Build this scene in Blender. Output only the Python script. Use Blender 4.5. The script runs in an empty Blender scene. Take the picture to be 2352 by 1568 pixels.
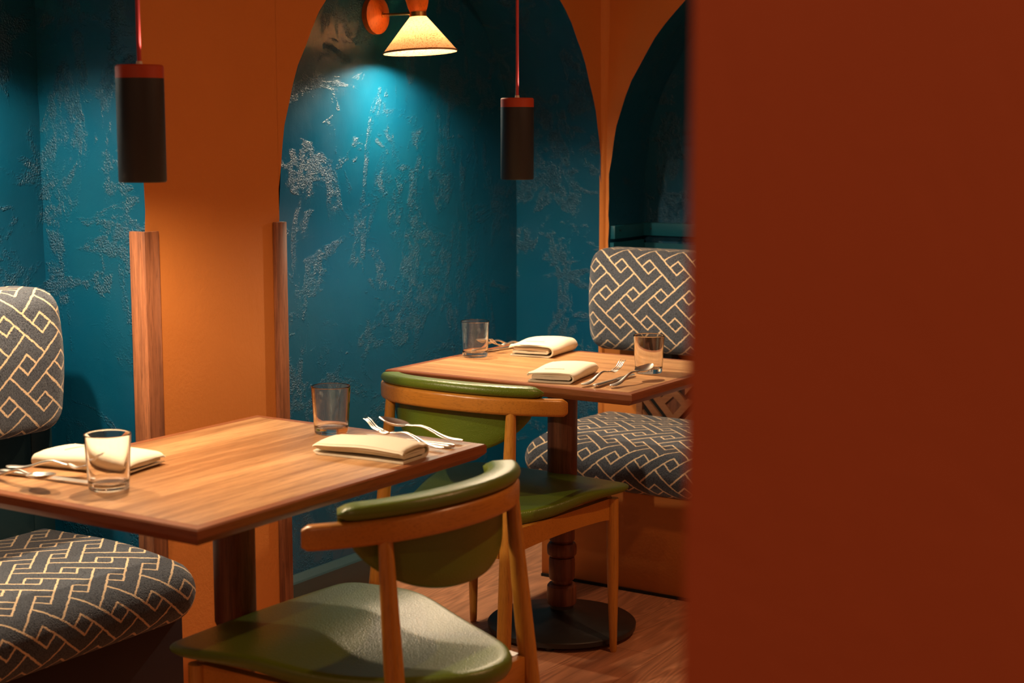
import bpy, bmesh, math, random
from mathutils import Vector, Matrix
random.seed(7)
C = bpy.context.scene.collection
PI = math.pi
SC = bpy.context.scene

# ------------------------------------------------------------------ camera
CAMH, YAW, PITCH, FPX = 1.399, math.radians(32.744), math.radians(7.578), 3656.0
cam_data = bpy.data.cameras.new('camera'); cam = bpy.data.objects.new('camera', cam_data); C.objects.link(cam)
cam.location = (0, 0, CAMH); cam.rotation_euler = (PI/2-PITCH, 0, YAW-PI/2)
cam_data.sensor_width = 36; cam_data.lens = FPX*36/2352
cam_data.dof.use_dof = True; cam_data.dof.focus_distance = 4.0; cam_data.dof.aperture_fstop = 4.5
cam_data.clip_start = 0.02
SC.camera = cam
SC.view_settings.view_transform = 'Standard'; SC.view_settings.look = 'None'
SC.view_settings.gamma = 1; SC.view_settings.use_curve_mapping = False
SC.view_settings.exposure = 1.3
# ------------------------------------------------------------------ world
w = bpy.data.worlds.new('world'); SC.world = w; w.use_nodes = True
w.node_tree.nodes['Background'].inputs[0].default_value = (1.0, 0.48, 0.26, 1)
w.node_tree.nodes['Background'].inputs[1].default_value = 0.085
# ------------------------------------------------------------------ lights
WARM = (1.0, 0.76, 0.50)
BULB_STRENGTH = 200.0
SCONCE_W, PEND_W, PEND_UP_W, FILL_W = 3.6, 9.6, 0.7, 4.2
def lamp(name, typ, loc, energy, color=WARM, radius=0.02, rot=(0,0,0), **kw):
    d = bpy.data.lights.new(name, typ); d.energy = energy; d.color = color
    if typ == 'AREA': d.shape = 'DISK'; d.size = radius
    else: d.shadow_soft_size = radius
    for k, v in kw.items(): setattr(d, k, v)
    o = bpy.data.objects.new(name, d); C.objects.link(o); o.location = loc; o.rotation_euler = rot
    return o

# ------------------------------------------------------------------ node helper
class NT:
    def __init__(s, name):
        s.m = bpy.data.materials.new(name); s.m.use_nodes = True; s.t = s.m.node_tree
        s.b = s.t.nodes['Principled BSDF']; s.out = s.t.nodes['Material Output']
    def n(s, typ, ins=None, **kw):
        nd = s.t.nodes.new(typ)
        for k, v in kw.items(): setattr(nd, k, v)
        for k, v in (ins or {}).items():
            if hasattr(v, 'is_output') or isinstance(v, bpy.types.NodeSocket): s.t.links.new(v, nd.inputs[k])
            else: nd.inputs[k].default_value = v
        return nd
    def math(s, op, a, b=0.0, c=None):
        ins = {0: a, 1: b}
        if c is not None: ins[2] = c
        return s.n('ShaderNodeMath', ins, operation=op).outputs[0]
    def ramp(s, fac, stops, interp='LINEAR'):
        nd = s.n('ShaderNodeValToRGB', {0: fac}); cr = nd.color_ramp; cr.interpolation = interp
        while len(cr.elements) < len(stops): cr.elements.new(0.5)
        for e, (p, c) in zip(cr.elements, stops):
            e.position = p; e.color = (*c, 1) if not isinstance(c, (int, float)) else (c, c, c, 1)
        return nd.outputs[0]
    def coord(s, kind='Object', scale=(1,1,1), rot=(0,0,0)):
        tc = s.n('ShaderNodeTexCoord')
        return s.n('ShaderNodeMapping', {'Vector': tc.outputs[kind], 'Scale': scale, 'Rotation': rot}).outputs[0]
    def noise(s, v, scale, detail=2.0, rough=0.5, dist=0.0):
        return s.n('ShaderNodeTexNoise', {'Vector': v, 'Scale': scale, 'Detail': detail, 'Roughness': rough, 'Distortion': dist}).outputs[0]
    def mix(s, f, a, b):
        nd = s.n('ShaderNodeMix', data_type='RGBA'); nd.inputs[0].default_value = 0.5
        for i, v in ((0, f), (6, a), (7, b)):
            if isinstance(v, bpy.types.NodeSocket): s.t.links.new(v, nd.inputs[i])
            elif i == 0: nd.inputs[0].default_value = v
            else: nd.inputs[i].default_value = (*v, 1)
        return nd.outputs[2]
    def set(s, **kw):
        for k, v in kw.items():
            k = k.replace('_', ' ')
            if isinstance(v, bpy.types.NodeSocket): s.t.links.new(v, s.b.inputs[k])
            else: s.b.inputs[k].default_value = (*v, 1) if isinstance(v, tuple) and len(v) == 3 else v
        return s
    def bump(s, h, strength=0.3, dist=0.002, prev=None):
        ins = {'Height': h, 'Strength': strength, 'Distance': dist}
        if prev is not None: ins['Normal'] = prev
        o = s.n('ShaderNodeBump', ins).outputs[0]; s.t.links.new(o, s.b.inputs['Normal']); return o

def plain(name, col, rough=0.5, metal=0.0, **kw):
    s = NT(name); s.set(Base_Color=col, Roughness=rough, Metallic=metal, **kw)
    h = s.noise(s.coord(), 220, 3); s.bump(h, 0.08, 0.0006)
    return s.m

def wall_teal(name, a, b, rough=0.33, amt=1.0):
    s = NT(name); v = s.coord()
    n1 = s.noise(v, 1.6, 3, 0.55)
    s.set(Base_Color=s.mix(n1, a, b))
    # trowel patches: stretched and distorted noise, thresholded
    vs = s.coord(scale=(1.35, 1.35, 0.62), rot=(0.35, 0.45, 0.0))
    p = s.noise(vs, 5.2, 5, 0.58, 0.9)
    mask = s.n('ShaderNodeMapRange', {0: p, 1: 0.505, 2: 0.600, 3: 0.0, 4: 1.0}, interpolation_type='SMOOTHSTEP').outputs[0]
    fine = s.noise(v, 300, 3, 0.6)
    fine2 = s.noise(v, 230, 3, 0.62)
    vc = s.n('ShaderNodeTexVoronoi', {'Vector': v, 'Scale': 210.0}).outputs[0]
    und = s.noise(v, 4.0, 3, 0.5, 0.6)
    mid = s.noise(vs, 16, 3, 0.5, 0.5)
    # second family of scrapes running another way
    vs2 = s.coord(scale=(0.7, 0.7, 1.5), rot=(0.9, -0.5, 0.4))
    m2 = s.n('ShaderNodeMapRange', {0: s.noise(vs2, 7.0, 5, 0.6, 0.8), 1: 0.545, 2: 0.62, 3: 0.0, 4: 1.0}, interpolation_type='SMOOTHSTEP').outputs[0]
    mask = s.math('MAXIMUM', mask, m2)
    brk = s.n('ShaderNodeMapRange', {0: s.noise(v, 40, 3, 0.6), 1: 0.36, 2: 0.56, 3: 0.1, 4: 1.0}).outputs[0]
    mask = s.math('MULTIPLY', mask, brk)
    h1 = s.bump(und, 0.45, 0.008*amt)
    h2 = s.bump(mid, 0.22, 0.0035*amt, h1)
    pit = s.math('MULTIPLY', mask, s.math('SUBTRACT', s.math('ADD', fine2, s.math('MULTIPLY', vc, 0.5)), 0.60))
    h3 = s.bump(pit, 1.0, 0.0062*amt, h2)
    s.bump(fine, 0.32, 0.0007, h3)
    r = s.n('ShaderNodeMapRange', {0: s.noise(v, 9, 4), 1: 0.3, 2: 0.7, 3: rough-0.06, 4: rough+0.06}).outputs[0]
    s.set(Roughness=r)
    s.b.inputs['Specular IOR Level'].default_value = 0.5
    return s.m

def wall_plaster(name, a, b, rough=0.62):
    s = NT(name); v = s.coord()
    n1 = s.noise(v, 2.2, 4, 0.6)
    s.set(Base_Color=s.mix(n1, a, b), Roughness=rough)
    fine = s.noise(v, 120, 4, 0.62); mid = s.noise(s.coord(scale=(1, 1, 0.5), rot=(0.3, 0.5, 0)), 9, 5, 0.55, 1.2)
    m = s.n('ShaderNodeMapRange', {0: s.noise(v, 3.5, 2), 1: 0.4, 2: 0.65, 3: 0.25, 4: 1.0}).outputs[0]
    h = s.bump(mid, 0.30, 0.006)
    s.bump(s.math('MULTIPLY', fine, m), 0.5, 0.0022, h)
    s.b.inputs['Specular IOR Level'].default_value = 0.3
    return s.m

def wood(name, dark, light, axis='X', scale=1.0, rough=0.35, coat=0.0, bands=26, contrast=(0.3, 0.75), bmp=0.12):
    s = NT(name)
    st = {'X': (0.055, 1, 1), 'Y': (1, 0.055, 1), 'Z': (1, 1, 0.055)}[axis]
    st = tuple(k*scale for k in st)
    v = s.coord(scale=st)
    big = s.noise(v, 7, 3, 0.5, 0.4)
    g = s.noise(v, bands, 5, 0.6, 0.35)
    f = s.noise(v, 330, 3, 0.6)
    t = s.math('ADD', s.math('MULTIPLY', g, 0.62), s.math('MULTIPLY', big, 0.38))
    fac = s.n('ShaderNodeMapRange', {0: t, 1: contrast[0]+0.05, 2: contrast[1]-0.05}).outputs[0]
    col = s.mix(fac, dark, light)
    col2 = s.mix(s.n('ShaderNodeMapRange', {0: f, 1: 0.3, 2: 0.5, 3: 0.55, 4: 0.0}).outputs[0], col, tuple(c*0.55 for c in dark))
    s.set(Base_Color=col2, Roughness=s.n('ShaderNodeMapRange', {0: f, 3: rough+0.08, 4: rough-0.05}).outputs[0])
    s.bump(f, bmp, 0.0006)
    if coat: s.set(Coat_Weight=coat, Coat_Roughness=0.2)
    return s.m

def fabric(name, dark, grey, line):
    """woven key-pattern cloth; UV is in metres along the cloth"""
    s = NT(name)
    uv = s.n('ShaderNodeTexCoord').outputs['UV']
    nz = s.n('ShaderNodeTexNoise', {'Vector': uv, 'Scale': 70.0, 'Detail': 2.0})
    off = s.n('ShaderNodeVectorMath', {0: nz.outputs[1], 1: (0.5, 0.5, 0.5)}, operation='SUBTRACT').outputs[0]
    off = s.n('ShaderNodeVectorMath', {0: off, 'Scale': 0.0045}, operation='SCALE').outputs[0]
    nz2 = s.n('ShaderNodeTexNoise', {'Vector': uv, 'Scale': 330.0, 'Detail': 1.0})
    off2 = s.n('ShaderNodeVectorMath', {0: s.n('ShaderNodeVectorMath', {0: nz2.outputs[1], 1: (0.5, 0.5, 0.5)}, operation='SUBTRACT').outputs[0], 'Scale': 0.0032}, operation='SCALE').outputs[0]
    uvw = s.n('ShaderNodeVectorMath', {0: s.n('ShaderNodeVectorMath', {0: uv, 1: off}, operation='ADD').outputs[0], 1: off2}, operation='ADD').outputs[0]
    sp = s.n('ShaderNodeSeparateXYZ', {0: uvw})
    PX, PY = 0.0995, 0.179
    x = s.math('MULTIPLY', s.math('FRACT', s.math('MULTIPLY', sp.outputs[0], 1/PX)), 8.0)
    y = s.math('MULTIPLY', s.math('FRACT', s.math('MULTIPLY', sp.outputs[1], -1/PY)), 16.0)
    p = s.math('MULTIPLY', s.math('ADD', x, y), 0.5); q = s.math('MULTIPLY', s.math('SUBTRACT', y, x), 0.5)
    H, V = 'H', 'V'   # H: q constant (runs along p);  V: p constant
    segs = [(H, 0, -2, 6), (H, -2, 4, 12), (V, 6, 4, 12), (V, 8, -2, 6), (V, 4, -2, 0), (V, 6, -2, 0), (H, 4, 6, 8), (H, 6, 6, 8)]
    done = set(); acc = None; wd = 0.14
    for kind, c0, a, b in segs:
        for i in range(-3, 4):
            for j in range(-3, 4):
                dp, dq = 4*i+8*j, -4*i+8*j
                if kind == H: c1, a1, b1 = c0+dq, a+dp, b+dp
                else: c1, a1, b1 = c0+dp, a+dq, b+dq
                # does this copy touch the cell 0<=x<8, 0<=y<16 ?
                hit = False
                for k in range(0, 41):
                    tt = a1+(b1-a1)*k/40
                    P, Q = (tt, c1) if kind == H else (c1, tt)
                    X, Y = P-Q, P+Q
                    if -0.3 <= X <= 8.3 and -0.3 <= Y <= 16.3: hit = True; break
                if not hit or (kind, c1, a1, b1) in done: continue
                done.add((kind, c1, a1, b1))
                u, vv = (q, p) if kind == H else (p, q)
                t1 = s.math('COMPARE', u, float(c1), wd); t2 = s.math('COMPARE', vv, (a1+b1)/2, (b1-a1)/2+wd*0.6)
                t = s.math('MULTIPLY', t1, t2)
                acc = t if acc is None else s.math('MAXIMUM', acc, t)
    wv = s.n('ShaderNodeTexVoronoi', {'Vector': s.n('ShaderNodeMapping', {'Vector': uv, 'Scale': (1, 0.55, 1)}).outputs[0], 'Scale': 520.0})
    wn = s.noise(uv, 380, 2, 0.6)
    fac = s.n('ShaderNodeMapRange', {0: s.math('ADD', s.math('MULTIPLY', wv.outputs[0], 0.6), wn), 1: 0.55, 2: 1.15}).outputs[0]
    base = s.mix(fac, grey, dark)
    lc = s.mix(s.noise(uv, 300, 2), tuple(k*0.75 for k in line), line)
    s.set(Base_Color=s.mix(acc, base, lc), Roughness=0.92)
    s.set(Sheen_Weight=0.25, Sheen_Roughness=0.5)
    h = s.math('ADD', s.math('MULTIPLY', wv.outputs[0], -0.8), s.math('MULTIPLY', acc, 0.5))
    s.bump(h, 0.8, 0.0016)
    s.b.inputs['Specular IOR Level'].default_value = 0.15
    return s.m

# ------------------------------------------------------------------ materials
M = {}
M['teal'] = wall_teal('teal_plaster', (0.000, 0.048, 0.130), (0.003, 0.084, 0.140))
M['teal_paint'] = plain('teal_painted_wood', (0.004, 0.085, 0.125), 0.42)
M['teal_skirt'] = plain('skirting_paint', (0.014, 0.040, 0.046), 0.38)
M['teal_dark'] = plain('dark_teal_painted_wood', (0.006, 0.030, 0.040), 0.55)
M['navy'] = plain('near_black_bench_base', (0.016, 0.007, 0.016), 0.6)  # near-black base colour of the left bench
M['orange'] = wall_plaster('orange_plaster', (0.54, 0.180, 0.034), (0.63, 0.225, 0.050))
M['terracotta'] = wall_plaster('terracotta_plaster', (0.36, 0.078, 0.026), (0.42, 0.096, 0.034), 0.75)
M['ceiling'] = plain('ceiling_paint', (0.25, 0.11, 0.05), 0.8)
M['table_x'] = wood('walnut_along_x', (0.25, 0.115, 0.044), (0.54, 0.300, 0.135), 'X', rough=0.34, bands=38, contrast=(0.37, 0.67))
M['table_y'] = wood('walnut_along_y', (0.30, 0.145, 0.056), (0.54, 0.300, 0.135), 'Y', rough=0.34, bands=36, contrast=(0.33, 0.70))
M['edge_x'] = wood('walnut_edge_x', (0.20, 0.060, 0.022), (0.33, 0.115, 0.045), 'X', rough=0.3, bands=30)
M['edge_y'] = wood('walnut_edge_y', (0.20, 0.060, 0.022), (0.33, 0.115, 0.045), 'Y', rough=0.3, bands=30)
M['column'] = wood('dark_walnut', (0.080, 0.024, 0.013), (0.30, 0.105, 0.052), 'Z', rough=0.4, bands=40)
M['guard'] = wood('guard_walnut', (0.12, 0.040, 0.020), (0.40, 0.150, 0.065), 'Z', rough=0.42, bands=34, scale=1.2, contrast=(0.34, 0.62))
M['beech'] = wood('honey_stained_beech', (0.45, 0.190, 0.022), (0.57, 0.260, 0.038), 'Z', rough=0.34, bands=12, coat=0.25)
M['beech_rail'] = wood('honey_stained_rail', (0.45, 0.178, 0.020), (0.57, 0.240, 0.036), 'Y', rough=0.32, bands=12, coat=0.25)
M['lattice'] = wood('lattice_walnut', (0.26, 0.095, 0.038), (0.42, 0.175, 0.080), 'Y', rough=0.5, bands=30)
M['sconce_wood'] = wood('orange_stained_wood', (0.52, 0.120, 0.012), (0.72, 0.200, 0.025), 'Z', rough=0.4, bands=10)
M['black'] = plain('black_powder_coat', (0.022, 0.022, 0.022), 0.42)
M['black_gap'] = plain('black_recess', (0.004, 0.003, 0.003), 0.8)
M['char'] = plain('charcoal_ceramic', (0.020, 0.021, 0.024), 0.5)
M['char_in'] = plain('warm_reflector', (0.45, 0.30, 0.16), 0.4)
M['redcap'] = plain('red_stained_cap', (0.42, 0.050, 0.012), 0.5)
M['cord'] = plain('red_cord', (0.55, 0.060, 0.060), 0.7)
M['ring_white'] = plain('white_grommet', (0.75, 0.66, 0.55), 0.4)
M['brass'] = plain('brass', (0.72, 0.44, 0.15), 0.4, 1.0)
M['steel'] = plain('steel', (0.78, 0.73, 0.66), 0.32, 1.0)
M['screw'] = plain('screw_dark', (0.01, 0.02, 0.03), 0.5)
M['fab'] = fabric('key_pattern_cloth', (0.013, 0.017, 0.028), (0.110, 0.128, 0.160), (0.90, 0.68, 0.44))
# leather
s = NT('green_leather'); v = s.coord()
s.set(Base_Color=s.mix(s.noise(v, 6, 2), (0.092, 0.145, 0.009), (0.120, 0.185, 0.015)), Roughness=0.36)
vo = s.n('ShaderNodeTexVoronoi', {'Vector': v, 'Scale': 330.0}, feature='F1').outputs[0]
s.bump(s.math('ADD', vo, s.noise(v, 160, 3)), 0.42, 0.0009); M['leather'] = s.m
s.set(Coat_Weight=0.15, Coat_Roughness=0.3)
# napkin linen
s = NT('cream_linen'); v = s.coord()
s.set(Base_Color=(0.72, 0.65, 0.50), Roughness=0.85)
s.bump(s.math('ADD', s.noise(v, 700, 2), s.math('MULTIPLY', s.noise(v, 22, 3), 3.0)), 0.35, 0.0012)
s.set(Sheen_Weight=0.2); M['linen'] = s.m
M['hem'] = plain('linen_hem', (0.42, 0.34, 0.22), 0.9)
# glass
s = NT('clear_glass'); s.set(Base_Color=(1, 1, 1), Roughness=0.0, Transmission_Weight=1.0, IOR=1.47); M['glass'] = s.m
# lampshade: translucent linen
s = NT('shade_linen'); v = s.coord(scale=(1, 1, 1), rot=(0.0, 0.9, 0.0))
st = s.noise(s.coord(scale=(0.12, 1, 1), rot=(0.0, 0.75, 0.0)), 420, 3, 0.7)
col = s.ramp(st, [(0.38, (0.26, 0.13, 0.06)), (0.47, (0.66, 0.47, 0.31))])
d = s.n('ShaderNodeBsdfDiffuse', {'Color': col}); tr = s.n('ShaderNodeBsdfTranslucent', {'Color': col})
mx = s.n('ShaderNodeMixShader', {0: 0.5, 1: d.outputs[0], 2: tr.outputs[0]})
s.t.links.new(mx.outputs[0], s.out.inputs[0]); s.t.nodes.remove(s.b); M['shade'] = s.m
M['shade_rim'] = plain('shade_rim_tape', (0.35, 0.16, 0.06), 0.8)
def emit(name, col, st):
    s = NT(name); e = s.n('ShaderNodeEmission', {'Color': (*col, 1), 'Strength': st})
    s.t.links.new(e.outputs[0], s.out.inputs[0]); s.t.nodes.remove(s.b); return s.m
M['bulb'] = emit('bulb_glow', (1.0, 0.80, 0.56), BULB_STRENGTH)
M['fill_glow'] = emit('fill_lamp_glow', (1.0, 0.8, 0.55), 6.0)  # glowing disc of the added fill lamps
# floor planks
s = NT('wood_floor'); v = s.coord(rot=(0, 0, 0))
br = s.n('ShaderNodeTexBrick', {'Vector': v, 'Color1': (0.66, 0.300, 0.155, 1), 'Color2': (0.57, 0.250, 0.125, 1), 'Mortar': (0.27, 0.10, 0.045, 1), 'Scale': 1.0,
    'Mortar Size': 0.0012, 'Mortar Smooth': 0.6, 'Brick Width': 1.4, 'Row Height': 0.19}); br.offset = 0.37
g0 = s.noise(s.coord(scale=(0.16, 1, 1)), 5.5, 2, 0.5, 0.6)
rings = s.math('FRACT', s.math('MULTIPLY', g0, 24.0))
rings = s.math('ABSOLUTE', s.math('SUBTRACT', rings, 0.5))
f = s.noise(s.coord(scale=(0.06, 1, 1)), 160, 4, 0.6)
k = s.n('ShaderNodeMapRange', {0: s.math('ADD', s.math('MULTIPLY', rings, 0.7), s.math('MULTIPLY', f, 0.6)), 1: 0.25, 2: 0.7, 3: 0.62, 4: 1.08}).outputs[0]
colv = s.n('ShaderNodeVectorMath', {0: br.outputs[0], 'Scale': k}, operation='SCALE').outputs[0]
s.set(Base_Color=colv, Roughness=0.42); s.bump(f, 0.15, 0.0008); M['floor'] = s.m

# ------------------------------------------------------------------ mesh helpers
def tag(o, label=None, cat=None, group=None, kind=None):
    if label: o['label'] = label
    if cat: o['category'] = cat
    if group: o['group'] = group
    if kind: o['kind'] = kind
    return o
def thing(name, label, cat, loc=(0, 0, 0), rotz=0, group=None):
    o = bpy.data.objects.new(name, None); C.objects.link(o); o.empty_display_size = 0.05
    o.location = loc; o.rotation_euler = (0, 0, rotz); return tag(o, label, cat, group)
def obj(name, bm, mat, parent=None, smooth=True, ang=40, label=None, recalc=True):
    if recalc: bmesh.ops.recalc_face_normals(bm, faces=bm.faces[:])
    me = bpy.data.meshes.new(name); bm.to_mesh(me); bm.free()
    mats = mat if isinstance(mat, (list, tuple)) else [mat]
    for m in mats: me.materials.append(m)
    if smooth:
        me.polygons.foreach_set('use_smooth', [True]*len(me.polygons))
        me.set_sharp_from_angle(angle=math.radians(ang))
    o = bpy.data.objects.new(name, me); C.objects.link(o)
    if parent: o.parent = parent
    if label: o['label'] = label
    return o
def dup(root, loc=None, rotz=None, label=None):
    r = root.copy(); C.objects.link(r)
    if loc is not None: r.location = loc
    if rotz is not None: r.rotation_euler = (0, 0, rotz)
    if label: r['label'] = label
    for ch in list(root.children):
        c = ch.copy(); C.objects.link(c); c.parent = r
        for g in ch.children:
            d = g.copy(); C.objects.link(d); d.parent = c
    return r
def box(bm, x0, x1, y0, y1, z0, z1, bev=0.0, seg=2):
    t = bmesh.new(); bmesh.ops.create_cube(t, size=1.0)
    for v in t.verts:
        v.co = Vector(((x0+x1)/2+v.co.x*(x1-x0), (y0+y1)/2+v.co.y*(y1-y0), (z0+z1)/2+v.co.z*(z1-z0)))
    if bev: bmesh.ops.bevel(t, geom=t.edges[:], offset=bev, segments=seg, profile=0.5, affect='EDGES')
    me = bpy.data.meshes.new('t'); t.to_mesh(me); t.free(); bm.from_mesh(me); bpy.data.meshes.remove(me)
    return bm
def nb(): return bmesh.new()
def lathe(bm, prof, seg=48, cx=0, cy=0, cap=True):
    rings = []
    for r, z in prof:
        if r < 1e-6: rings.append([bm.verts.new((cx, cy, z))])
        else: rings.append([bm.verts.new((cx+r*math.cos(2*PI*i/seg), cy+r*math.sin(2*PI*i/seg), z)) for i in range(seg)])
    for a, b in zip(rings, rings[1:]):
        for i in range(seg):
            j = (i+1) % seg
            if len(a) == 1 and len(b) == 1: continue
            if len(a) == 1: bm.faces.new((a[0], b[i], b[j]))
            elif len(b) == 1: bm.faces.new((a[i], a[j], b[0]))
            else: bm.faces.new((a[i], a[j], b[j], b[i]))
    if cap:
        for r in (rings[0], rings[-1]):
            if len(r) > 2: bm.faces.new(r)
    return bm
def loft(bm, rings, closed=True, cap=True):
    R = [[bm.verts.new(p) for p in r] for r in rings]; n = len(R[0])
    for a, b in zip(R, R[1:]):
        for i in range(n if closed else n-1):
            j = (i+1) % n; bm.faces.new((a[i], a[j], b[j], b[i]))
    if cap and closed:
        bm.faces.new(R[0][::-1]); bm.faces.new(R[-1])
    return R
def tube(bm, pts, rads, seg=16, up=Vector((0, 0, 1)), cap=True):
    """pts list of Vector, rads list of r or (ru, rv)"""
    rings = []
    for i, p in enumerate(pts):
        a = pts[max(i-1, 0)]; b = pts[min(i+1, len(pts)-1)]; d = (b-a).normalized()
        u = d.cross(up)
        if u.length < 1e-4: u = d.cross(Vector((1, 0, 0)))
        u.normalize(); v = u.cross(d).normalized()
        r = rads[i] if isinstance(rads, (list, tuple)) else rads
        ru, rv = r if isinstance(r, (list, tuple)) else (r, r)
        rings.append([p+u*ru*math.cos(2*PI*k/seg)+v*rv*math.sin(2*PI*k/seg) for k in range(seg)])
    loft(bm, rings, True, cap); return bm
def prism(bm, poly, f, d0, d1, mats=None):
    """poly 2-D list, f(a,b,d)->xyz ; extruded from d0 to d1 ; mats (front, side, back)"""
    A = [bm.verts.new(f(a, b, d0)) for a, b in poly]; B = [bm.verts.new(f(a, b, d1)) for a, b in poly]
    fr = bm.faces.new(A); bk = bm.faces.new(B[::-1]); n = len(poly); sides = []; fr.normal_update(); bk.normal_update()
    for i in range(n):
        j = (i+1) % n; sides.append(bm.faces.new((A[i], B[i], B[j], A[j])))
    if mats:
        fr.material_index = mats[0]; bk.material_index = mats[2]
        for q in sides: q.material_index = mats[1]
    return fr, sides, bk
def struct(name, bm, m, smooth=False, **k):
    o = obj(name, bm, m, None, smooth, **k); o['kind'] = 'structure'; return o

# ------------------------------------------------------------------ room shell
YA, YB = 2.63, 2.965       # arcade face, niche back wall
XP0, XP1 = 2.565, 3.02     # the orange pillar
XW, XB = 4.65, 4.90        # second arcade face, its niche back
XJ = 4.64
ZC = 2.75
def P2(z): return z
b = nb(); box(b, -2.5, 5.6, -3.2, 3.4, -0.10, 0.0); struct('floor', b, M['floor'])
b = nb(); box(b, -0.6, 5.6, -0.8, 3.4, ZC, ZC+0.1); struct('ceiling', b, M['ceiling'])
def wob(i, a=0.0022): return a*math.sin(i*2.1)+a*0.7*math.sin(i*5.3+1)
def arc(cx, cz, R, n=48, a0=PI, a1=0.0):
    return [(cx+(R+wob(i))*math.cos(a0+(a1-a0)*i/n), cz+(R+wob(i+3))*math.sin(a0+(a1-a0)*i/n)) for i in range(n+1)]
def jag(x, z0, z1, n, s=0.0018):
    return [(x+s*math.sin(i*1.7+x*9)+s*0.6*math.sin(i*4.1), z0+(z1-z0)*i/n) for i in range(n+1)]
# arcade with the first arch: front face orange, reveals teal
def arcade(name, poly):
    bm = nb(); fr, sides, bk = prism(bm, poly, lambda a, z, d: (a, d, z), YA, YB, (0, 1, 1))
    bmesh.ops.triangulate(bm, faces=[fr, bk]); struct(name, bm, [M['orange'], M['teal']], True, ang=30)
arcade('wall_pillar', [(XP0+0.3, 0)] + jag(XP1, 0, 1.2, 24, 0.0012)[:-1] + [(XP1+0.0005, 1.2), (XP1+0.0005, ZC), (XP0, ZC)] + jag(XP0, 2.12, 0, 40, 0.0014))
arcade('wall_arch', [(XP1, ZC), (XP1, 1.2)] + arc((XP1+XJ)/2, 1.2, (XJ-XP1)/2)[1:] + jag(XJ, 1.2, 0, 24, 0.001)[1:] + [(XW+0.02, 0), (XW+0.02, ZC)])
arcade('wall_lintel', [(0.45, 2.12), (XP0, 2.12), (XP0, ZC), (0.45, ZC)])
arcade('wall_left', [(0.45, 0), (0.9, 0), (0.9, 2.12), (0.45, 2.12)])
b = nb(); box(b, 0.4, XW+0.02, YB, YB+0.1, 0, ZC); struct('wall_niche', b, M['teal'])
# second arcade (faces the left of the picture)
bm = nb(); SILL = 0.96
poly = [(YA, 0), (YA, ZC), (-1.2, ZC), (-1.2, 0)]
cy2, R2 = 1.797, 0.81
# split into three: left jamb strip, spandrel with arch, lower wall
hole = [(cy2+R2, SILL)] + jag(cy2+R2, SILL+0.01, 1.2, 8, 0.001) + [(cy2+(R2+wob(i))*math.cos(PI*i/48), 1.2+(R2+wob(i+2))*math.sin(PI*i/48)) for i in range(1, 49)] + [(cy2-R2, SILL)]
outer = [(-1.2, SILL), (-1.2, ZC), (YA, ZC), (YA, SILL)]
fr, sides, bk = prism(bm, hole+outer, lambda a, z, d: (d, a, z), XW, XB, (0, 1, 1))
bmesh.ops.triangulate(bm, faces=[fr, bk])
prism(bm, [(-1.2, 0), (-1.2, SILL), (YA, SILL), (YA, 0)], lambda a, z, d: (d, a, z), XW, XB, (0, 1, 1))
struct('wall_right', bm, [M['orange'], M['teal']], True, ang=30)
b = nb(); box(b, XB, XB+0.1, -1.2, 3.1, 0.0, ZC); struct('wall_recess', b, M['teal'])
# softened corner bead between both arcades
bm = nb(); rings = []
for z, r in ((0.0, 0.016), (1.15, 0.016), (1.4, 0.018), (1.75, 0.024), (ZC, 0.026)):
    cx, cy = XW+0.004, YA+0.004
    rings.append([(cx, cy-r*1.15, z), (cx-r*0.62, cy-r*0.78, z), (cx-r*0.78, cy-r*0.62, z), (cx-r*1.15, cy, z), (cx, cy, z)])
loft(bm, rings); struct('trim_1', bm, M['orange'], True, ang=60)
# near wall on the right, out of focus
bm = nb(); box(bm, 0.805, 1.10, -2.6, 0.402, 0, ZC, 0.006); struct('wall_near', bm, M['terracotta'], True)
# skirting in the first niche, with a bevelled cap
def skirting(x0, x1):
    bm = nb(); prof = [(YB, 0), (YB-0.026, 0.0), (YB-0.026, 0.098), (YB-0.022, 0.103), (YB-0.004, 0.117), (YB, 0.118)]
    loft(bm, [[(x0, y, z) for y, z in prof], [(x1, y, z) for y, z in prof]]); return bm
struct('baseboard_back', skirting(XP1, XJ), M['teal_skirt'])
b = nb(); box(b, 4.166, 4.19, 1.1, 2.570, 0.0, 0.009); struct('dark_gap_strip', b, M['black_gap'])  # near-black strip painted in for the dark gap under the bench base

# walnut corner guards on the pillar
def guard(x, sgn, label):
    g = thing('corner_guard', label, 'corner guard', (x, YA, 0), 0, 'walnut corner guards on the orange pillar')
    t, H = 0.013, 1.172
    bm = nb()
    if sgn < 0: box(bm, -t, 0.032, -t, 0.0, 0.0, H, 0.0015)
    else: box(bm, -0.026, t, -t, 0.0, 0.0, H, 0.0015)
    obj('front_strip', bm, M['guard'], g)
    bm = nb()
    if sgn < 0: box(bm, -t, 0.0, 0.0, 0.036, 0.0, H, 0.0015)
    else: box(bm, 0.0, t, 0.0, 0.036, 0.0, H, 0.0015)
    obj('side_strip', bm, M['guard'], g)
guard(XP0-0.002, -1, 'walnut corner guard on the left edge of the orange pillar, beside the blue reveal')
guard(XP1, 1, 'walnut corner guard on the right edge of the orange pillar, beside the arched niche')

# painted boards inside the second niche
t = thing('wall_ledge', 'teal painted board ledge with screws inside the right arch above the patterned backrest', 'ledge', (4.66, 2.6, 1.0))

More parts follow.
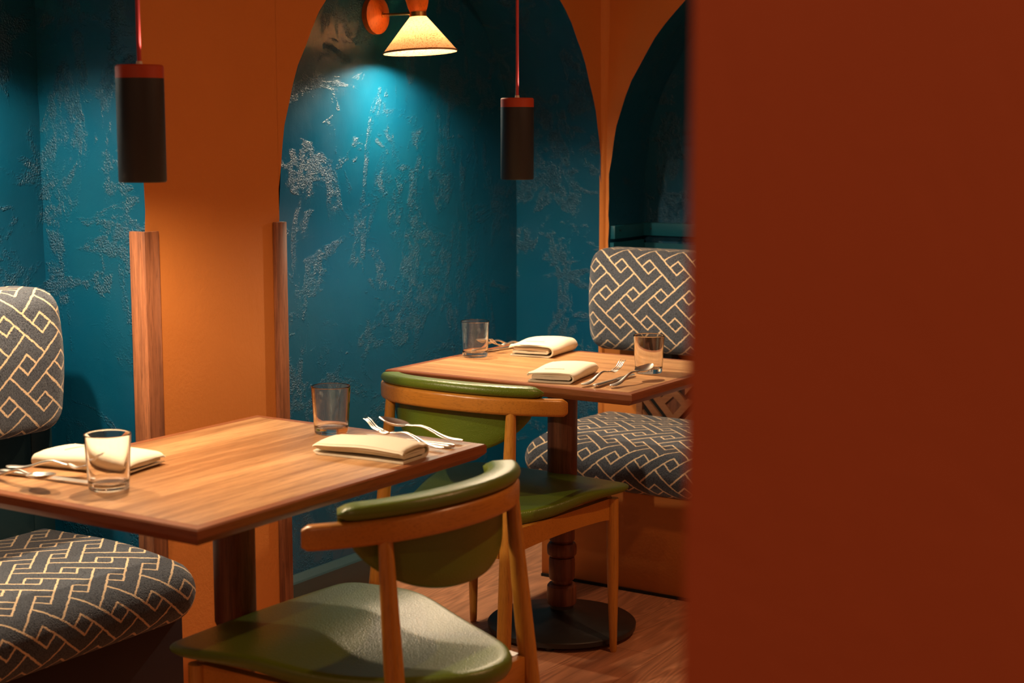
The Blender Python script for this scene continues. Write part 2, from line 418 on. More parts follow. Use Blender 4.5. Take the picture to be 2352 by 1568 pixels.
bm = nb(); box(bm, 0.0, 0.222, -0.012, 0.006, 0.036, 0.080, 0.002); so = obj('side_board', bm, M['teal_paint'], t)
bm = nb(); box(bm, 0.204, 0.238, -1.60, 0.004, 0.038, 0.082, 0.002); bo = obj('back_board', bm, M['teal_paint'], t)
bm = nb(); lathe(bm, [(0.003, 0), (0.003, 0.002), (0, 0.002)], 10); bmesh.ops.rotate(bm, verts=bm.verts, matrix=Matrix.Rotation(PI/2, 3, 'X')); bmesh.ops.translate(bm, verts=bm.verts, vec=(0.035, -0.012, 0.064)); obj('screw', bm, M['screw'], so)
bm = nb(); lathe(bm, [(0.003, 0), (0.003, 0.002), (0, 0.002)], 10); bmesh.ops.rotate(bm, verts=bm.verts, matrix=Matrix.Rotation(-PI/2, 3, 'Y')); bmesh.ops.translate(bm, verts=bm.verts, vec=(0.204, -0.04, 0.062)); obj('screw', bm, M['screw'], bo)
bm = nb(); box(bm, 0.0, 0.215, -0.008, 0.006, -0.04, 0.024); obj('side_panel', bm, M['teal_paint'], t)
bm = nb(); box(bm, 0.222, 0.238, -1.60, 0.004, -0.04, 0.012); obj('back_panel', bm, M['teal_paint'], t)

# wood vent grille with diagonal cut-outs in the lower right wall
def lat(cx, cy): return (2.476-(cx-680)*0.000207, 0.495-(cy-627)*0.000187)
t = thing('vent_grille', 'walnut grille with diagonal slots in the orange wall behind the right bench', 'grille', (XW, 2.476, 0.3))
bm = nb(); box(bm, -0.003, 0.0, -0.262, 0.002, 0.08, 0.34); obj('backing', bm, M['black_gap'], t)
bm = nb()
def lp(pts, d0=-0.014, d1=-0.003):
    q = [lat(*p) for p in pts]
    for mir in (0, 1):
        yc = lat(1285, 0)[0]
        for dz in (0.0, -0.113, 0.113):
            qq = [((2*yc-a if mir else a), z+dz) for a, z in q]
            prism(bm, qq, lambda a, z, d: (d, a-2.476, z-0.3), d0, d1)
lp([(680, 670), (790, 805), (905, 940), (680, 940)][:3]+[(680, 805)])
lp([(725, 570), (830, 540), (1075, 825), (1075, 1010)])
lp([(915, 505), (1030, 465), (1070, 495), (1140, 590), (1285, 775), (1285, 940), (1190, 835)])
lp([(1110, 450), (1180, 380), (1285, 300), (1285, 450), (1140, 590), (1070, 495)])
box(bm, -0.018, 0.0, -0.012, 0.010, 0.0, 0.36, 0.001)
obj('slat_panel', bm, M['lattice'], t, False)
bm = nb(); prism(bm, [lat(1285, 450), lat(1140, 590), lat(1285, 775), lat(1425, 620)], lambda a, z, d: (d, a-2.476, z-0.3), -0.006, -0.003); obj('diamond_inlay', bm, M['column'], t, False)

# ------------------------------------------------------------------ benches
def supershape(w, h, r, n=10, crown=(0, 0, 0, 0)):
    """closed rounded rectangle (centre origin), list of points counter clockwise, w x h, corner radius r"""
    pts = []
    for cx, cy, a0 in ((w/2-r, h/2-r, 0), (-w/2+r, h/2-r, PI/2), (-w/2+r, -h/2+r, PI), (w/2-r, -h/2+r, 1.5*PI)):
        for i in range(n+1):
            a = a0+PI/2*i/n; pts.append((cx+r*math.cos(a), cy+r*math.sin(a)))
    return pts
def resample(pts, n):
    P = [Vector(p) for p in pts]; P.append(P[0].copy()); L = [0]
    for a, b2 in zip(P, P[1:]): L.append(L[-1]+(b2-a).length)
    out = []; k = 0
    for i in range(n):
        s_ = L[-1]*i/n
        while L[k+1] < s_: k += 1
        t_ = (s_-L[k])/max(L[k+1]-L[k], 1e-9); out.append(P[k].lerp(P[k+1], t_))
    return out, L[-1]
def cushion(name, prof, length, r, place, parent, u0=0.0, v0=0.0, n=72, both=True):
    """prof: closed 2-D section (d, h); swept from x=0 (rounded end) to length. place(x,d,h)->xyz"""
    P, per = resample(prof, n)
    c = sum(P, Vector((0, 0)))/n
    W = max(p.x for p in P)-min(p.x for p in P); H = max(p.y for p in P)-min(p.y for p in P)
    sts = []
    NE = 12
    for i in range(NE+1):
        th = PI/2*i/NE; sts.append((r*(1-math.cos(th)) if False else r*(1-math.cos(th)), r*(1-math.sin(th)), None))
    st = [(r-r*math.cos(PI/2-th2), r-r*math.sin(PI/2-th2)) for th2 in [0]]
    seq = []
    for i in range(NE+1):
        a = PI/2*i/NE
        seq.append((r*(1-math.cos(PI/2-a)) if False else r*(1-math.sin(PI/2-a)), r*(1-math.cos(PI/2-a))))
    # (x, inset): at a=0 -> x=0, inset=r ; a=pi/2 -> x=r, inset=0
    seq = [(r*(1-math.cos(PI/2*i/NE)), r*(1-math.sin(PI/2*i/NE))) for i in range(NE+1)]
    k = max(2, int((length-2*r)/0.03))
    mid = [(r+(length-2*r)*i/k, 0.0) for i in range(1, k)]
    seq2 = seq+mid+[(length-x, ins) for x, ins in reversed(seq)] if both else seq+mid+[(length, 0.0)]
    bm = nb(); uvl = bm.loops.layers.uv.new('UVMap'); R = []; U = []; ua = 0; prev = None
    for x, ins in seq2:
        sx, sy = (W-2*ins)/W, (H-2*ins)/H
        if prev is not None: ua += math.hypot(x-prev[0], ins-prev[1])
        prev = (x, ins); U.append(ua)
        R.append([bm.verts.new(place(x, c.x+(p.x-c.x)*sx, c.y+(p.y-c.y)*sy)) for p in P])
    for i in range(len(R)-1):
        for j in range(n):
            j2 = (j+1) % n
            f = bm.faces.new((R[i][j], R[i][j2], R[i+1][j2], R[i+1][j]))
            vs = (j, j+1, j+1, j); us = (i, i, i+1, i+1)
            for lp_, a, v_ in zip(f.loops, us, vs): lp_[uvl].uv = (u0+U[a], v0+per*v_/n)
    for ring, ui in ((R[0], U[0]), (R[-1], U[-1])):
        f = bm.faces.new(ring)
        for lp_ in f.loops:
            jj = ring.index(lp_.vert); lp_[uvl].uv = (u0+ui, v0+per*jj/n)
        if len(ring) > 4: pass
    o = obj(name, bm, M['fab'], parent, True, 80); return o
# seat section: d = distance from wall (0 = back), h = height
def seat_prof(depth, z0, z1):
    # points start at bottom back, forward, up, over the top; rounded nose, crown on top
    pts = []
    for i in range(9): pts.append((0.02+(depth-0.10)*i/8, z0+0.004))
    for i in range(1, 17):
        a = -PI/2+PI*i/16*0.86; pts.append((depth-0.075+0.075*math.cos(a)*1.0, (z0+z1)/2-0.006+(z1-z0)/2*math.sin(a)*0.93))
    x1 = pts[-1][0]; y1 = pts[-1][1]
    for i in range(1, 15):
        t_ = i/14; pts.append((x1+(0.03-x1)*t_, y1+(z1+0.006-y1)*math.sin(min(t_*1.9, 1)*PI/2)-0.010*max(0, t_-0.6)))
    pts.append((0.004, z1-0.03)); pts.append((0.0, (z0+z1)/2)); pts.append((0.004, z0+0.03))
    return pts
def back_prof(th, z0, z1):
    # d: 0 = rear face, th = front ; bulging front, rounded top and bottom
    pts = []
    r = 0.055; H = z1-z0
    pts.append((0.0, z0+0.03))
    for i in range(0, 9):
        a = PI+PI/2*i/8; pts.append((0.025+0.025*math.cos(a), z0+0.025+0.025*math.sin(a)))
    for i in range(0, 11):
        a = -PI/2+PI/2*i/10; pts.append((th-r-0.012+r*math.cos(a), z0+r+r*math.sin(a)))
    for i in range(1, 12):
        t_ = i/12; pts.append((th-0.012+0.012*math.sin(PI*t_), z0+r+(H-2*r)*t_))
    for i in range(0, 11):
        a = PI/2*i/10; pts.append((th-r-0.012+r*math.cos(a), z1-r+r*math.sin(a)))
    for i in range(0, 9):
        a = PI/2+PI/2*i/8; pts.append((0.025+0.025*math.cos(a), z1-0.025+0.025*math.sin(a)))
    return pts
def bench(label, origin, rotz, length, base_mat, panel_mat, uo, base_inset, has_panel, S, bx=0.03, bz=0.0):
    """local: x runs along the bench from its visible end, -y... d forward = -Y local"""
    t = thing('upholstered_bench', label, 'bench', origin, rotz)
    cushion('seat', seat_prof(0.515, 0.305, 0.462), length, 0.068, lambda x, d, h: (S*x, -d, h), t, *uo[0])
    cushion('backrest', back_prof(0.16, 0.705+bz, 1.035+bz), length-bx, 0.062, lambda x, d, h: (S*(x+bx), -d-0.03, h), t, *uo[1])
    bm = nb(); xs = sorted((S*length, S*base_inset)); box(bm, *xs, -0.46, -0.03, 0.008, 0.315, 0.002); obj('base', bm, base_mat, t)
    if has_panel:
        bm = nb(); box(bm, -length, -0.085, -0.045, -0.002, 0.30, 0.90, 0.003); obj('back_panel', bm, panel_mat, t)
        bm = nb(); box(bm, -0.083, -0.020, -0.043, -0.002, 0.30, 0.90, 0.003); obj('end_stile', bm, panel_mat, t)
    else:
        for yy in (0.30, 1.2):
            bm = nb(); box(bm, yy-0.04, yy, -0.05, -0.001, 0.62, 0.98, 0.002); obj('mounting_bracket', bm, M['black'], t)
    return t
bench('dark-based bench with key-pattern cushions in the left niche beside the near table', (2.549, YB-0.002, 0), 0, 1.50, M['navy'], M['teal_dark'], ((0.02, 0.03), (0.0, 0.0)), 0.03, True, -1, 0.07, 0.012)
bench('orange-based bench with key-pattern cushions along the right wall behind the far table', (XW-0.019, 2.630, 0), -PI/2, 1.55, M['orange'], M['orange'], ((0.05, 0.0), (0.0, 0.067)), 0.059, False, 1, 0.042, -0.016)

# ------------------------------------------------------------------ tables
def table(label, x0, x1, y0, y1, mt, me_x, me_y, group):
    cx, cy = (x0+x1)/2, (y0+y1)/2; hx, hy = (x1-x0)/2, (y1-y0)/2
    t = thing('pedestal_table', label, 'table', (cx, cy, 0), 0)
    B = 0.022
    bm = nb(); box(bm, -hx+B, hx-B, -hy+B, hy-B, 0.722, 0.7502); obj('tabletop', bm, mt, t, False)
    # mitred edging: section with chamfered underside
    prof = [(B, 0.722), (0.016, 0.718), (0.003, 0.729), (0.0, 0.733), (0.0, 0.747), (0.003, 0.750), (B, 0.750)]
    for ax in 'XY':
        for sg in (-1, 1):
            rings = []
            for e in (-1, 1):
                rings.append([(e*(hx-ins), sg*(hy-ins), z) if ax == 'X' else (sg*(hx-ins), e*(hy-ins), z) for ins, z in prof])
            bm = nb(); loft(bm, rings); obj('edging', bm, me_x if ax == 'X' else me_y, t, True, 30)
    R = 0.0415
    bm = nb(); lathe(bm, [(R-0.006, 0.718), (R, 0.714), (R, 0.432), (R-0.003, 0.424), (R-0.010, 0.419), (0.026, 0.419)], 56); obj('column', bm, M['column'], t)
    bm = nb(); lathe(bm, [(0.026, 0.4195), (0.026, 0.405)], 32); obj('spacer_ring', bm, M['black'], t)
    bm = nb(); r2 = 0.0355
    prof2 = [(0.03, 0.405), (r2+0.004, 0.402), (r2+0.005, 0.395), (r2, 0.388), (r2, 0.262), (r2-0.003, 0.257), (0.033, 0.2555),
        (r2+0.001, 0.253), (r2+0.0055, 0.246), (r2+0.0065, 0.236), (r2+0.0055, 0.222), (r2+0.001, 0.216), (0.032, 0.2145),
        (r2-0.001, 0.212), (r2+0.001, 0.206), (r2+0.001, 0.155), (r2-0.001, 0.149), (0.032, 0.147), (0.031, 0.138),
        (r2+0.001, 0.136), (r2+0.0055, 0.130), (r2+0.006, 0.122), (r2+0.006, 0.085), (r2+0.004, 0.078), (0.03, 0.077)]
    lathe(bm, [(r_ if r_ > 0.034 else r_-0.004, z_) for r_, z_ in prof2], 56); obj('turned_base', bm, M['column'], t, True, 28)
    bm = nb(); lathe(bm, [(0.033, 0.0775), (0.033, 0.060)], 40); obj('collar', bm, M['black'], t)
    bm = nb(); lathe(bm, [(0.0, 0.010), (0.200, 0.010), (0.208, 0.013), (0.209, 0.026), (0.205, 0.030), (0.12, 0.042), (0.045, 0.058), (0.033, 0.066), (0, 0.066)], 80); obj('foot_disc', bm, M['black'], t)
    for k in range(6):
        a = 2*PI*k/6+0.35; bm = nb(); lathe(bm, [(0.013, 0.0), (0.014, 0.003), (0.012, 0.011)], 16, 0.18*math.cos(a), 0.18*math.sin(a)); obj('glide', bm, M['black'], t)
    return t
TX0, TX1, TY0, TY1 = 1.858, 2.712, 1.807, 2.440
UX0, UX1, UY0, UY1 = 3.428, 4.038, 1.852, 2.616
table('near walnut pedestal table set for two in front of the orange pillar', TX0, TX1, TY0, TY1, M['table_x'], M['edge_x'], M['edge_y'], '')
table('far walnut pedestal table set for two beside the blue arched niche', UX0, UX1, UY0, UY1, M['table_y'], M['edge_x'], M['edge_y'], '')

# ------------------------------------------------------------------ chairs
# local frame: +x forward (F), +y to the sitter's left (= -L), origin on floor near the rear
def chair(label, loc, rotz):
    t = thing('dining_chair', label, 'chair', loc, rotz)
    # seat: outline half width as function of F
    prof = [(-0.030, 0.0), (-0.025, 0.038), (-0.004, 0.076), (0.040, 0.120), (0.11, 0.164), (0.20, 0.205), (0.29, 0.236), (0.38, 0.255), (0.46, 0.262), (0.510, 0.262), (0.538, 0.252), (0.550, 0.234), (0.554, 0.20), (0.560, 0.10), (0.562, 0.0)]
    pts = [Vector((f, -l)) for f, l in prof]+[Vector((f, l)) for f, l in reversed(prof[1:-1])]
    # smooth closed outline
    def crs(P, n=6):
        out = []
        N = len(P)
        for i in range(N):
            p0, p1, p2, p3 = P[i-1], P[i], P[(i+1) % N], P[(i+2) % N]
            for k in range(n):
                u = k/n; out.append(0.5*((2*p1)+(-p0+p2)*u+(2*p0-5*p1+4*p2-p3)*u*u+(-p0+3*p1-3*p2+p3)*u**3))
        return out
    O = crs(pts, 4); cen = Vector((0.29, 0.0))
    def ztop(f, l):   # dished saddle, dropping a little at the front edge and rising at the rear
        z = 0.462 - 0.018*math.exp(-((f-0.18)/0.16)**2)*(1-(l/0.3)**2)
        z += 0.010*math.exp(-((f-0.35)/0.09)**2)
        if f > 0.43: z -= 0.35*(f-0.43)**2
        return z
    bm = nb(); rings = []
    secs = [(0.30, -0.036), (0.62, -0.040), (0.86, -0.042), (0.94, -0.040), (0.975, -0.034), (0.992, -0.026), (1.0, -0.018), (0.998, -0.010), (0.988, -0.004), (0.965, -0.0005), (0.92, 0.0), (0.85, 0.0), (0.74, 0.0), (0.6, 0.0), (0.45, 0.0), (0.3, 0.0), (0.15, 0.0)]
    for sc_, dz in secs:
        ring = []
        for p in O:
            q = cen+(p-cen)*sc_
            zt = ztop(q.x, q.y); th_ = 1.0-0.48*max(0, min(1, (q.x-0.10)/0.42))
            ring.append((q.x, q.y, zt+dz*th_))
        rings.append(ring)
    loft(bm, rings); obj('seat', bm, M['leather'], t, True, 70)
    # legs: front pair tapered
    for sgn in (-1, 1):
        top = Vector((0.490, 0.230*sgn, 0.425)); bot = Vector((0.494, 0.234*sgn, 0.0))
        P = [top.lerp(bot, k) for k in (0, 0.15, 0.5, 0.85, 0.985, 1.0)]
        bm = nb(); tube(bm, P, [0.0165, 0.0165, 0.0155, 0.0115, 0.0100, 0.008], 20, Vector((1, 0, 0))); obj('front_leg', bm, M['beech'], t)
        # rear leg, runs up to the rail
        top = Vector((0.074, 0.189*sgn, 0.712)); mid = Vector((0.048, 0.196*sgn, 0.40)); bot = Vector((-0.004, 0.216*sgn, 0.0))
        P = []; rr = []
        for k in range(13):
            u = k/12; p = (1-u)**2*top+2*u*(1-u)*mid+u*u*bot; P.append(p)
            rr.append(0.0128+0.0052*math.sin(PI/2*min(u/0.5, 1)))
        bm = nb(); tube(bm, P, rr, 20, Vector((1, 0, 0))); lg = obj('rear_leg', bm, M['beech'], t)
    # seat frame rails under the cushion
    for sgn in (-1, 1):
        bm = nb(); rings = []
        a = Vector((0.056, 0.176*sgn)); b2 = Vector((0.485, 0.222*sgn)); N = 14
        for k in range(N+1):
            u = k/N; p = a.lerp(b2, u); arch = 0.016*max(0,math.sin(PI*min(1, u*1.0)))**0.6; lo = 0.346+arch*0.8+0.020*u; hi = 0.412+0.014*u
            ring = [(p.x, p.y-0.010, lo), (p.x, p.y+0.010, lo), (p.x, p.y+0.010, hi), (p.x, p.y-0.010, hi)]; rings.append(ring)
        loft(bm, rings); obj('side_apron', bm, M['beech_rail'], t, True, 30)
    bm = nb(); box(bm, 0.480, 0.500, -0.222, 0.222, 0.374, 0.430, 0.003); obj('front_apron', bm, M['beech_rail'], t)
    bm = nb(); box(bm, 0.036, 0.056, -0.178, 0.178, 0.350, 0.412, 0.003); obj('rear_apron', bm, M['beech_rail'], t)
    # curved back rail
    KR = 1.43; KM = 6.97; LW = 0.2845; F0 = 0.015; SG = -0.20
    def railF(l): return F0+KR*l*l + KM*l**4
    bm = nb(); rings = []; N = 100; sec = supershape(0.029, 0.044, 0.009, 5)
    for k in range(N+1):
        l = -LW+2*LW*k/N; e = min(1, (LW-abs(l))/0.009); e = 0.70+0.30*math.sqrt(max(0, 1-(1-e)**2))
        dF = 2*KR*l+4*KM*l**3; nx, ny = 1/math.hypot(1, dF), -dF/math.hypot(1, dF)
        rings.append([(railF(l)+nx*a*e, l+ny*a*e, 0.7355+z*e+SG*l*l) for a, z in sec])
    loft(bm, rings); obj('back_rail', bm, M['beech_rail'], t, True, 50)
    # padded back: sits on top of and inside the rail, D shaped below it
    bm = nb(); rings = []; N = 48; PW = 0.248
    for k in range(N+1):
        l = -PW+2*PW*k/N; a = abs(l)/PW
        e = min(1, (PW-abs(l))/0.022); e = math.sqrt(max(0.02, 1-(1-e)**2))
        dF = 2*KR*l+4*KM*l**3; nx, ny = 1/math.hypot(1, dF), -dF/math.hypot(1, dF)
        zt = 0.784+SG*l*l; zr = 0.7585+SG*l*l; zm = (zt+zr)/2
        zb = 0.735-0.138*math.sqrt(max(0.0, 1-abs(l/0.240)**2.3)) if abs(l) < 0.240 else 0.735
        zb = min(zb, zr-0.002)
        def S(d, z): return (railF(l)+nx*d, l+ny*d, z)
        half = (zt-zr)/2*e
        ring = []
        # outer top roll above the rail
        for j in range(9):
            th = PI*1.5-PI*j/8*1.0   # from bottom outer round to top
            ring.append(S(-0.004+0.0125*math.cos(th)*e, zm+half*math.sin(th)))
        ring.append(S(0.012, zt-(1-e)*0.012)); ring.append(S(0.030, zm+half*0.93))
        ring.append(S(0.042+0.002*e, zm+half*0.45)); ring.append(S(0.046, zm-half*0.4))
        for j in range(1, 9):
            u = j/8; ring.append(S(0.046-0.006*u*u, (zm-half*0.4)*(1-u)+(zb+0.010)*u))
        ring.append(S(0.036, zb+0.002)); ring.append(S(0.029, zb)); ring.append(S(0.021, zb+0.003)); ring.append(S(0.0175, zb+0.010 if zb+0.010 < zr-0.004 else zr-0.004))
        for j in range(1, 6):
            u = j/6; zs = min(zb+0.010, zr-0.004); ring.append(S(0.0172, zs*(1-u)+(zr-0.002)*u))
        rings.append(ring)
    loft(bm, rings); obj('back_pad', bm, M['leather'], t, True, 60)
    return t
chair('green leather dining chair with curved wooden back at the near table, nearest the camera', (2.2785, 1.520, 0), math.radians(88.1))
chair('green leather dining chair with curved wooden back pushed under the far table', (3.160, 2.270, 0), math.radians(-2.0))

# ------------------------------------------------------------------ lamps
def pendant(label, x, y, zb, top):
    t = thing('pendant_lamp', label, 'pendant lamp', (x, y, zb), 0, 'cylinder pendants over the tables')
    R, H, cap = 0.0455, 0.222, 0.025
    bm = nb(); lathe(bm, [(R-0.005, H-cap), (R, H-cap), (R, 0.003), (R-0.002, 0.0), (R-0.004, 0.0), (R-0.005, 0.002), (R-0.005, H-cap)], 64, cap=False); obj('shade', bm, M['char'], t)
    bm = nb(); lathe(bm, [(R, H-cap), (R, H-0.003), (R-0.003, H), (0.008, H), (0.008, H-0.010), (R-0.005, H-0.010), (R-0.005, H-cap), (R, H-cap)], 64, cap=False); obj('cap', bm, M['redcap'], t)
    bm = nb(); lathe(bm, [(0.0, 0.052), (0.025, 0.050), (0.0400, 0.040), (0.0402, 0.030)], 48, cap=False); obj('reflector', bm, M['char_in'], t)
    bm = nb(); lathe(bm, [(0.0, H+0.007), (0.0055, H+0.007), (0.0065, H), (0.0065, H-0.01), (0, H-0.01)], 20); obj('grommet', bm, M['ring_white'], t)
    bm = nb(); tube(bm, [Vector((0, 0, H+0.006)), Vector((0, 0, top-zb))], 0.0042, 14, Vector((1, 0, 0))); obj('cord', bm, M['cord'], t)
    l = lamp('pendant_light', 'POINT', (0, 0, 0.013), PEND_W, WARM, 0.010); l.parent = t
    # light leaking from the cap onto the cord
    l = lamp('pendant_leak', 'SPOT', (0.013, -0.018, H+0.004), PEND_UP_W, (1.0, 0.8, 0.62), 0.003, (0, 0, 0), spot_size=math.radians(50), spot_blend=0.6); l.parent = t
    l.rotation_euler = (PI-0.12, -0.09, 0)
    return t
pendant('red-capped charcoal cylinder pendant above the near table, in front of the orange pillar', 2.200, 2.258, 1.299, ZC)
pendant('red-capped charcoal cylinder pendant above the far table, in front of the blue niche', 3.715, 2.372, 1.263, ZC)

def sconce(label, x, y, z, rot):
    # local: wall plane at y=0, arm towards -y ; z local zero at shade rim
    t = thing('wall_sconce', label, 'wall lamp', (x, y, z), rot, 'shaded wall lamps in the niches')
    A = 0.172
    bm = nb(); lathe(bm, [(0.056, 0.0), (0.056, 0.018), (0.052, 0.021), (0.012, 0.036), (0, 0.037)], 56)
    bmesh.ops.rotate(bm, verts=bm.verts, matrix=Matrix.Rotation(PI/2, 3, 'X')); bmesh.ops.translate(bm, verts=bm.verts, vec=(0, -0.0005, 0.113)); obj('wall_plate', bm, M['sconce_wood'], t)
    bm = nb(); tube(bm, [Vector((0, -0.034, 0.113)), Vector((0, -A+0.02, 0.113))], 0.0042, 16); lathe_b = bm
    obj('arm', bm, M['brass'], t)
    bm = nb(); tube(bm, [Vector((0, -0.033, 0.113)), Vector((0, -0.040, 0.113))], 0.0085, 20); obj('arm_collar', bm, M['brass'], t)
    tilt = Matrix.Rotation(math.radians(0.0), 4, 'X')
    def place(o):
        o.location = (0, -A, 0.0); o.rotation_euler = (math.radians(-3.5), math.radians(0.0), 0); return o
    bm = nb(); lathe(bm, [(0.0235, 0.103), (0.0245, 0.103), (0.1085, 0.002), (0.107, 0.001), (0.0235, 0.1015)], 72, cap=False)
    place(obj('lamp_shade', bm, M['shade'], t, True, 60))
    bm = nb(); lathe(bm, [(0.1062, 0.0035), (0.1092, 0.0035), (0.1097, -0.0005), (0.1075, -0.0015), (0.1062, 0.0035)], 72, cap=False); place(obj('shade_rim', bm, M['shade_rim'], t))
    bm = nb(); lathe(bm, [(0.0, 0.116), (0.0247, 0.116), (0.0247, 0.1025), (0, 0.1025)], 48); place(obj('brass_ring', bm, M['brass'], t))
    bm = nb(); lathe(bm, [(0.0, 0.1165), (0.0235, 0.1165), (0.0285, 0.128), (0.0400, 0.175), (0.0560, 0.225), (0.053, 0.225), (0.036, 0.175), (0.0, 0.14)], 48); place(obj('wooden_cup', bm, M['sconce_wood'], t))
    bm = nb(); lathe(bm, [(0.0, 0.026), (0.010, 0.028), (0.019, 0.036), (0.022, 0.048), (0.018, 0.061), (0.008, 0.072), (0.0, 0.074)], 24, cap=False); place(obj('bulb', bm, M['bulb'], t))
    l = lamp('sconce_light', 'AREA', (0, -A, 0.024), SCONCE_W, WARM, 0.04, spread=math.radians(140)); l.parent = t
    return t
sconce('wall lamp with a wooden plate and conical linen shade in the arched blue niche', 3.845, YB, 1.624, 0)
sconce('wall lamp with conical linen shade above the left bench', 2.15, YB, 1.624, 0)

# unseen fill lamps added at ceiling height, modelled as small round fixtures
for i, (x, y) in enumerate(((0.2, -0.5), (-0.3, 0.9), (3.3, 0.5))):
    t = thing('fill_lamp', ('small round fill lamp added right of the camera over the aisle', 'small round fill lamp added behind the camera over the aisle', 'small round fill lamp added over the far end of the aisle')[i], 'fill lamp', (x, y, ZC), 0, 'small round fill lamps added over the aisle')
    bm = nb(); lathe(bm, [(0.045, 0.0), (0.055, 0.0), (0.056, -0.006), (0.045, -0.006), (0.045, 0.0)], 40, cap=False); obj('frame', bm, M['black'], t)
    bm = nb(); lathe(bm, [(0.0, -0.003), (0.045, -0.003), (0.045, 0.0), (0.0, 0.0)], 40); obj('diffuser', bm, M['fill_glow'], t)
    l = lamp('fill_light', 'AREA', (0, 0, -0.008), FILL_W*(0.92, 0.92, 2.0)[i], (1.0, 0.50, 0.24), 0.09); l.parent = t

# ------------------------------------------------------------------ tableware
TZ = 0.7503
def tumbler(label, x, y):
    bm = nb(); lathe(bm, [(0.0, 0.0), (0.029, 0.0), (0.0315, 0.0015), (0.0325, 0.005), (0.0372, 0.0905), (0.0370, 0.0922), (0.0362, 0.0928), (0.0354, 0.0922), (0.0353, 0.0905), (0.0308, 0.018), (0.0295, 0.0135), (0.026, 0.0118), (0.0, 0.0108)], 72)
    o = obj('water_glass', bm, M['glass'], None, True, 60); o.location = (x, y, TZ+0.0004); o.scale = (1.13, 1.13, 1.11)
    tag(o, label, 'glass', 'empty water glasses on the tables'); return o
g0 = tumbler('empty water glass by the left end of the near table, in front of a napkin', 1.991, 2.153)
for lb, x, y in (('empty water glass behind the napkin at the right end of the near table', 2.631, 2.155),
                 ('empty water glass at the far left of the far table, beside the blue wall', 3.768, 2.550),
                 ('empty water glass at the right of the far table, beside the spoon and the patterned backrest', 3.762, 1.982)):
    o = g0.copy(); C.objects.link(o); o.location = (x, y, TZ+0.0004); o['label'] = lb

def napkin(label, x, y, rotz, L=0.21, Wd=0.10, H=0.030, seed=0, lift=0.0):
    """folded linen: long strip folded back and forth, extruded along x"""
    rnd = random.Random(seed)
    t = thing('folded_napkin', label, 'napkin', (x, y, TZ), rotz, 'folded cream napkins on the tables')
    hw = Wd/2; th = 0.0046
    # fold path in (w, z): starts inside, spirals outward like a letter fold rolled over
    zl = [0.0035, 0.0035+H*0.27, 0.0035+H*0.52, H*0.88]
    path = [(-hw+0.012, zl[1]+0.001), (0, zl[1]), (hw-0.016, zl[1]+0.001)]
    def turn(cx, z0, z1, side, n=7):
        r = (z1-z0)/2; c = (z0+z1)/2
        return [(cx+side*abs(r)*1.15*math.sin(PI*k/n), c-r*math.cos(PI*k/n)) for k in range(1, n)]
    path += turn(hw-0.014, zl[1], zl[2], 1)
    path += [(hw-0.016, zl[2]), (0, zl[2]+0.001), (-hw+0.016, zl[2])]
    P1 = path
    # outer wrap: bottom, round the right side, over the top to left, tucked edge
    outer = [(-hw+0.004, 0.0022), (-hw*0.4, 0.0020), (0, 0.0020), (hw-0.014, 0.0020)]+turn(hw-0.012, 0.0020, zl[3], 1, 10)+[(hw-0.018, zl[3]), (hw*0.4, zl[3]+0.0015), (0, zl[3]+0.001), (-hw*0.5, zl[3]-0.001), (-hw+0.014, zl[3]-0.003)]
    outer += [(-hw+0.004, zl[3]-0.005), (-hw+0.0005, zl[3]-0.0095), (-hw+0.006, zl[2]+0.0045)]
    def sheet(bm, pth, l0, l1, thk):
        P = [Vector(p) for p in pth]; n = len(P); left = []; right = []
        for i, p in enumerate(P):
            d = (P[min(i+1, n-1)]-P[max(i-1, 0)]).normalized(); nn = Vector((-d.y, d.x))*thk/2
            left.append(p+nn); right.append(p-nn)
        ringP = left+right[::-1]; N = 30; rings = []
        ph = rnd.uniform(0, 6)
        for k in range(N+1):
            u = k/N; xx = l0+(l1-l0)*u
            sag = 1.0-0.14*math.cos(2*PI*u+ph)*0.6-(0.10 if k in (0, N) else 0.0)
            wv_ = 0.0018*math.sin(5*u+ph)
            rd = max(0.0, 1-u/0.09)**2*0.42; zc = H*0.42
            rings.append([(xx+0.0018*math.sin(q.x*60+ph)*(1 if k in (0, N) else 0), (q.x)*(1-rd*0.12)+wv_, max(0.0006, (q.y*(sag if q.y > 0.006 else 1.0))*(1-rd)+zc*rd)) for q in ringP])
        loft(bm, rings)
    bm = nb(); sheet(bm, outer, -L/2, L/2, th); o1 = obj('outer_fold', bm, M['linen'], t, True, 65)
    bm = nb(); sheet(bm, P1, -L/2+0.004, L/2-0.003, th*1.6); obj('inner_fold', bm, M['linen'], t, True, 65)
    # stitched hem lines across the top
    for xx in (L/2-0.052,):
        bm = nb(); pts = [Vector((xx+0.004*math.sin(q[0]*20), q[0], q[1]+0.0016)) for q in outer[14:-4]]
        tube(bm, pts, 0.0006, 6); obj('hem_stitch', bm, M['hem'], o1)
    return t
napkin('folded cream napkin at the left of the near table, behind a water glass', 2.128, 2.325, math.radians(100), 0.225, 0.125, 0.031, 1)
napkin('folded cream napkin at the right end of the near table beside the cutlery', 2.487, 1.940, math.radians(-85), 0.215, 0.095, 0.034, 2)
napkin('folded cream napkin nearest the green chair on the far table', 3.575, 2.140, math.radians(-168)+PI*0, 0.215, 0.125, 0.031, 3)
napkin('folded cream napkin on the back edge of the far table, loosely folded', 3.935, 2.425, math.radians(-172), 0.19, 0.13, 0.042, 4)

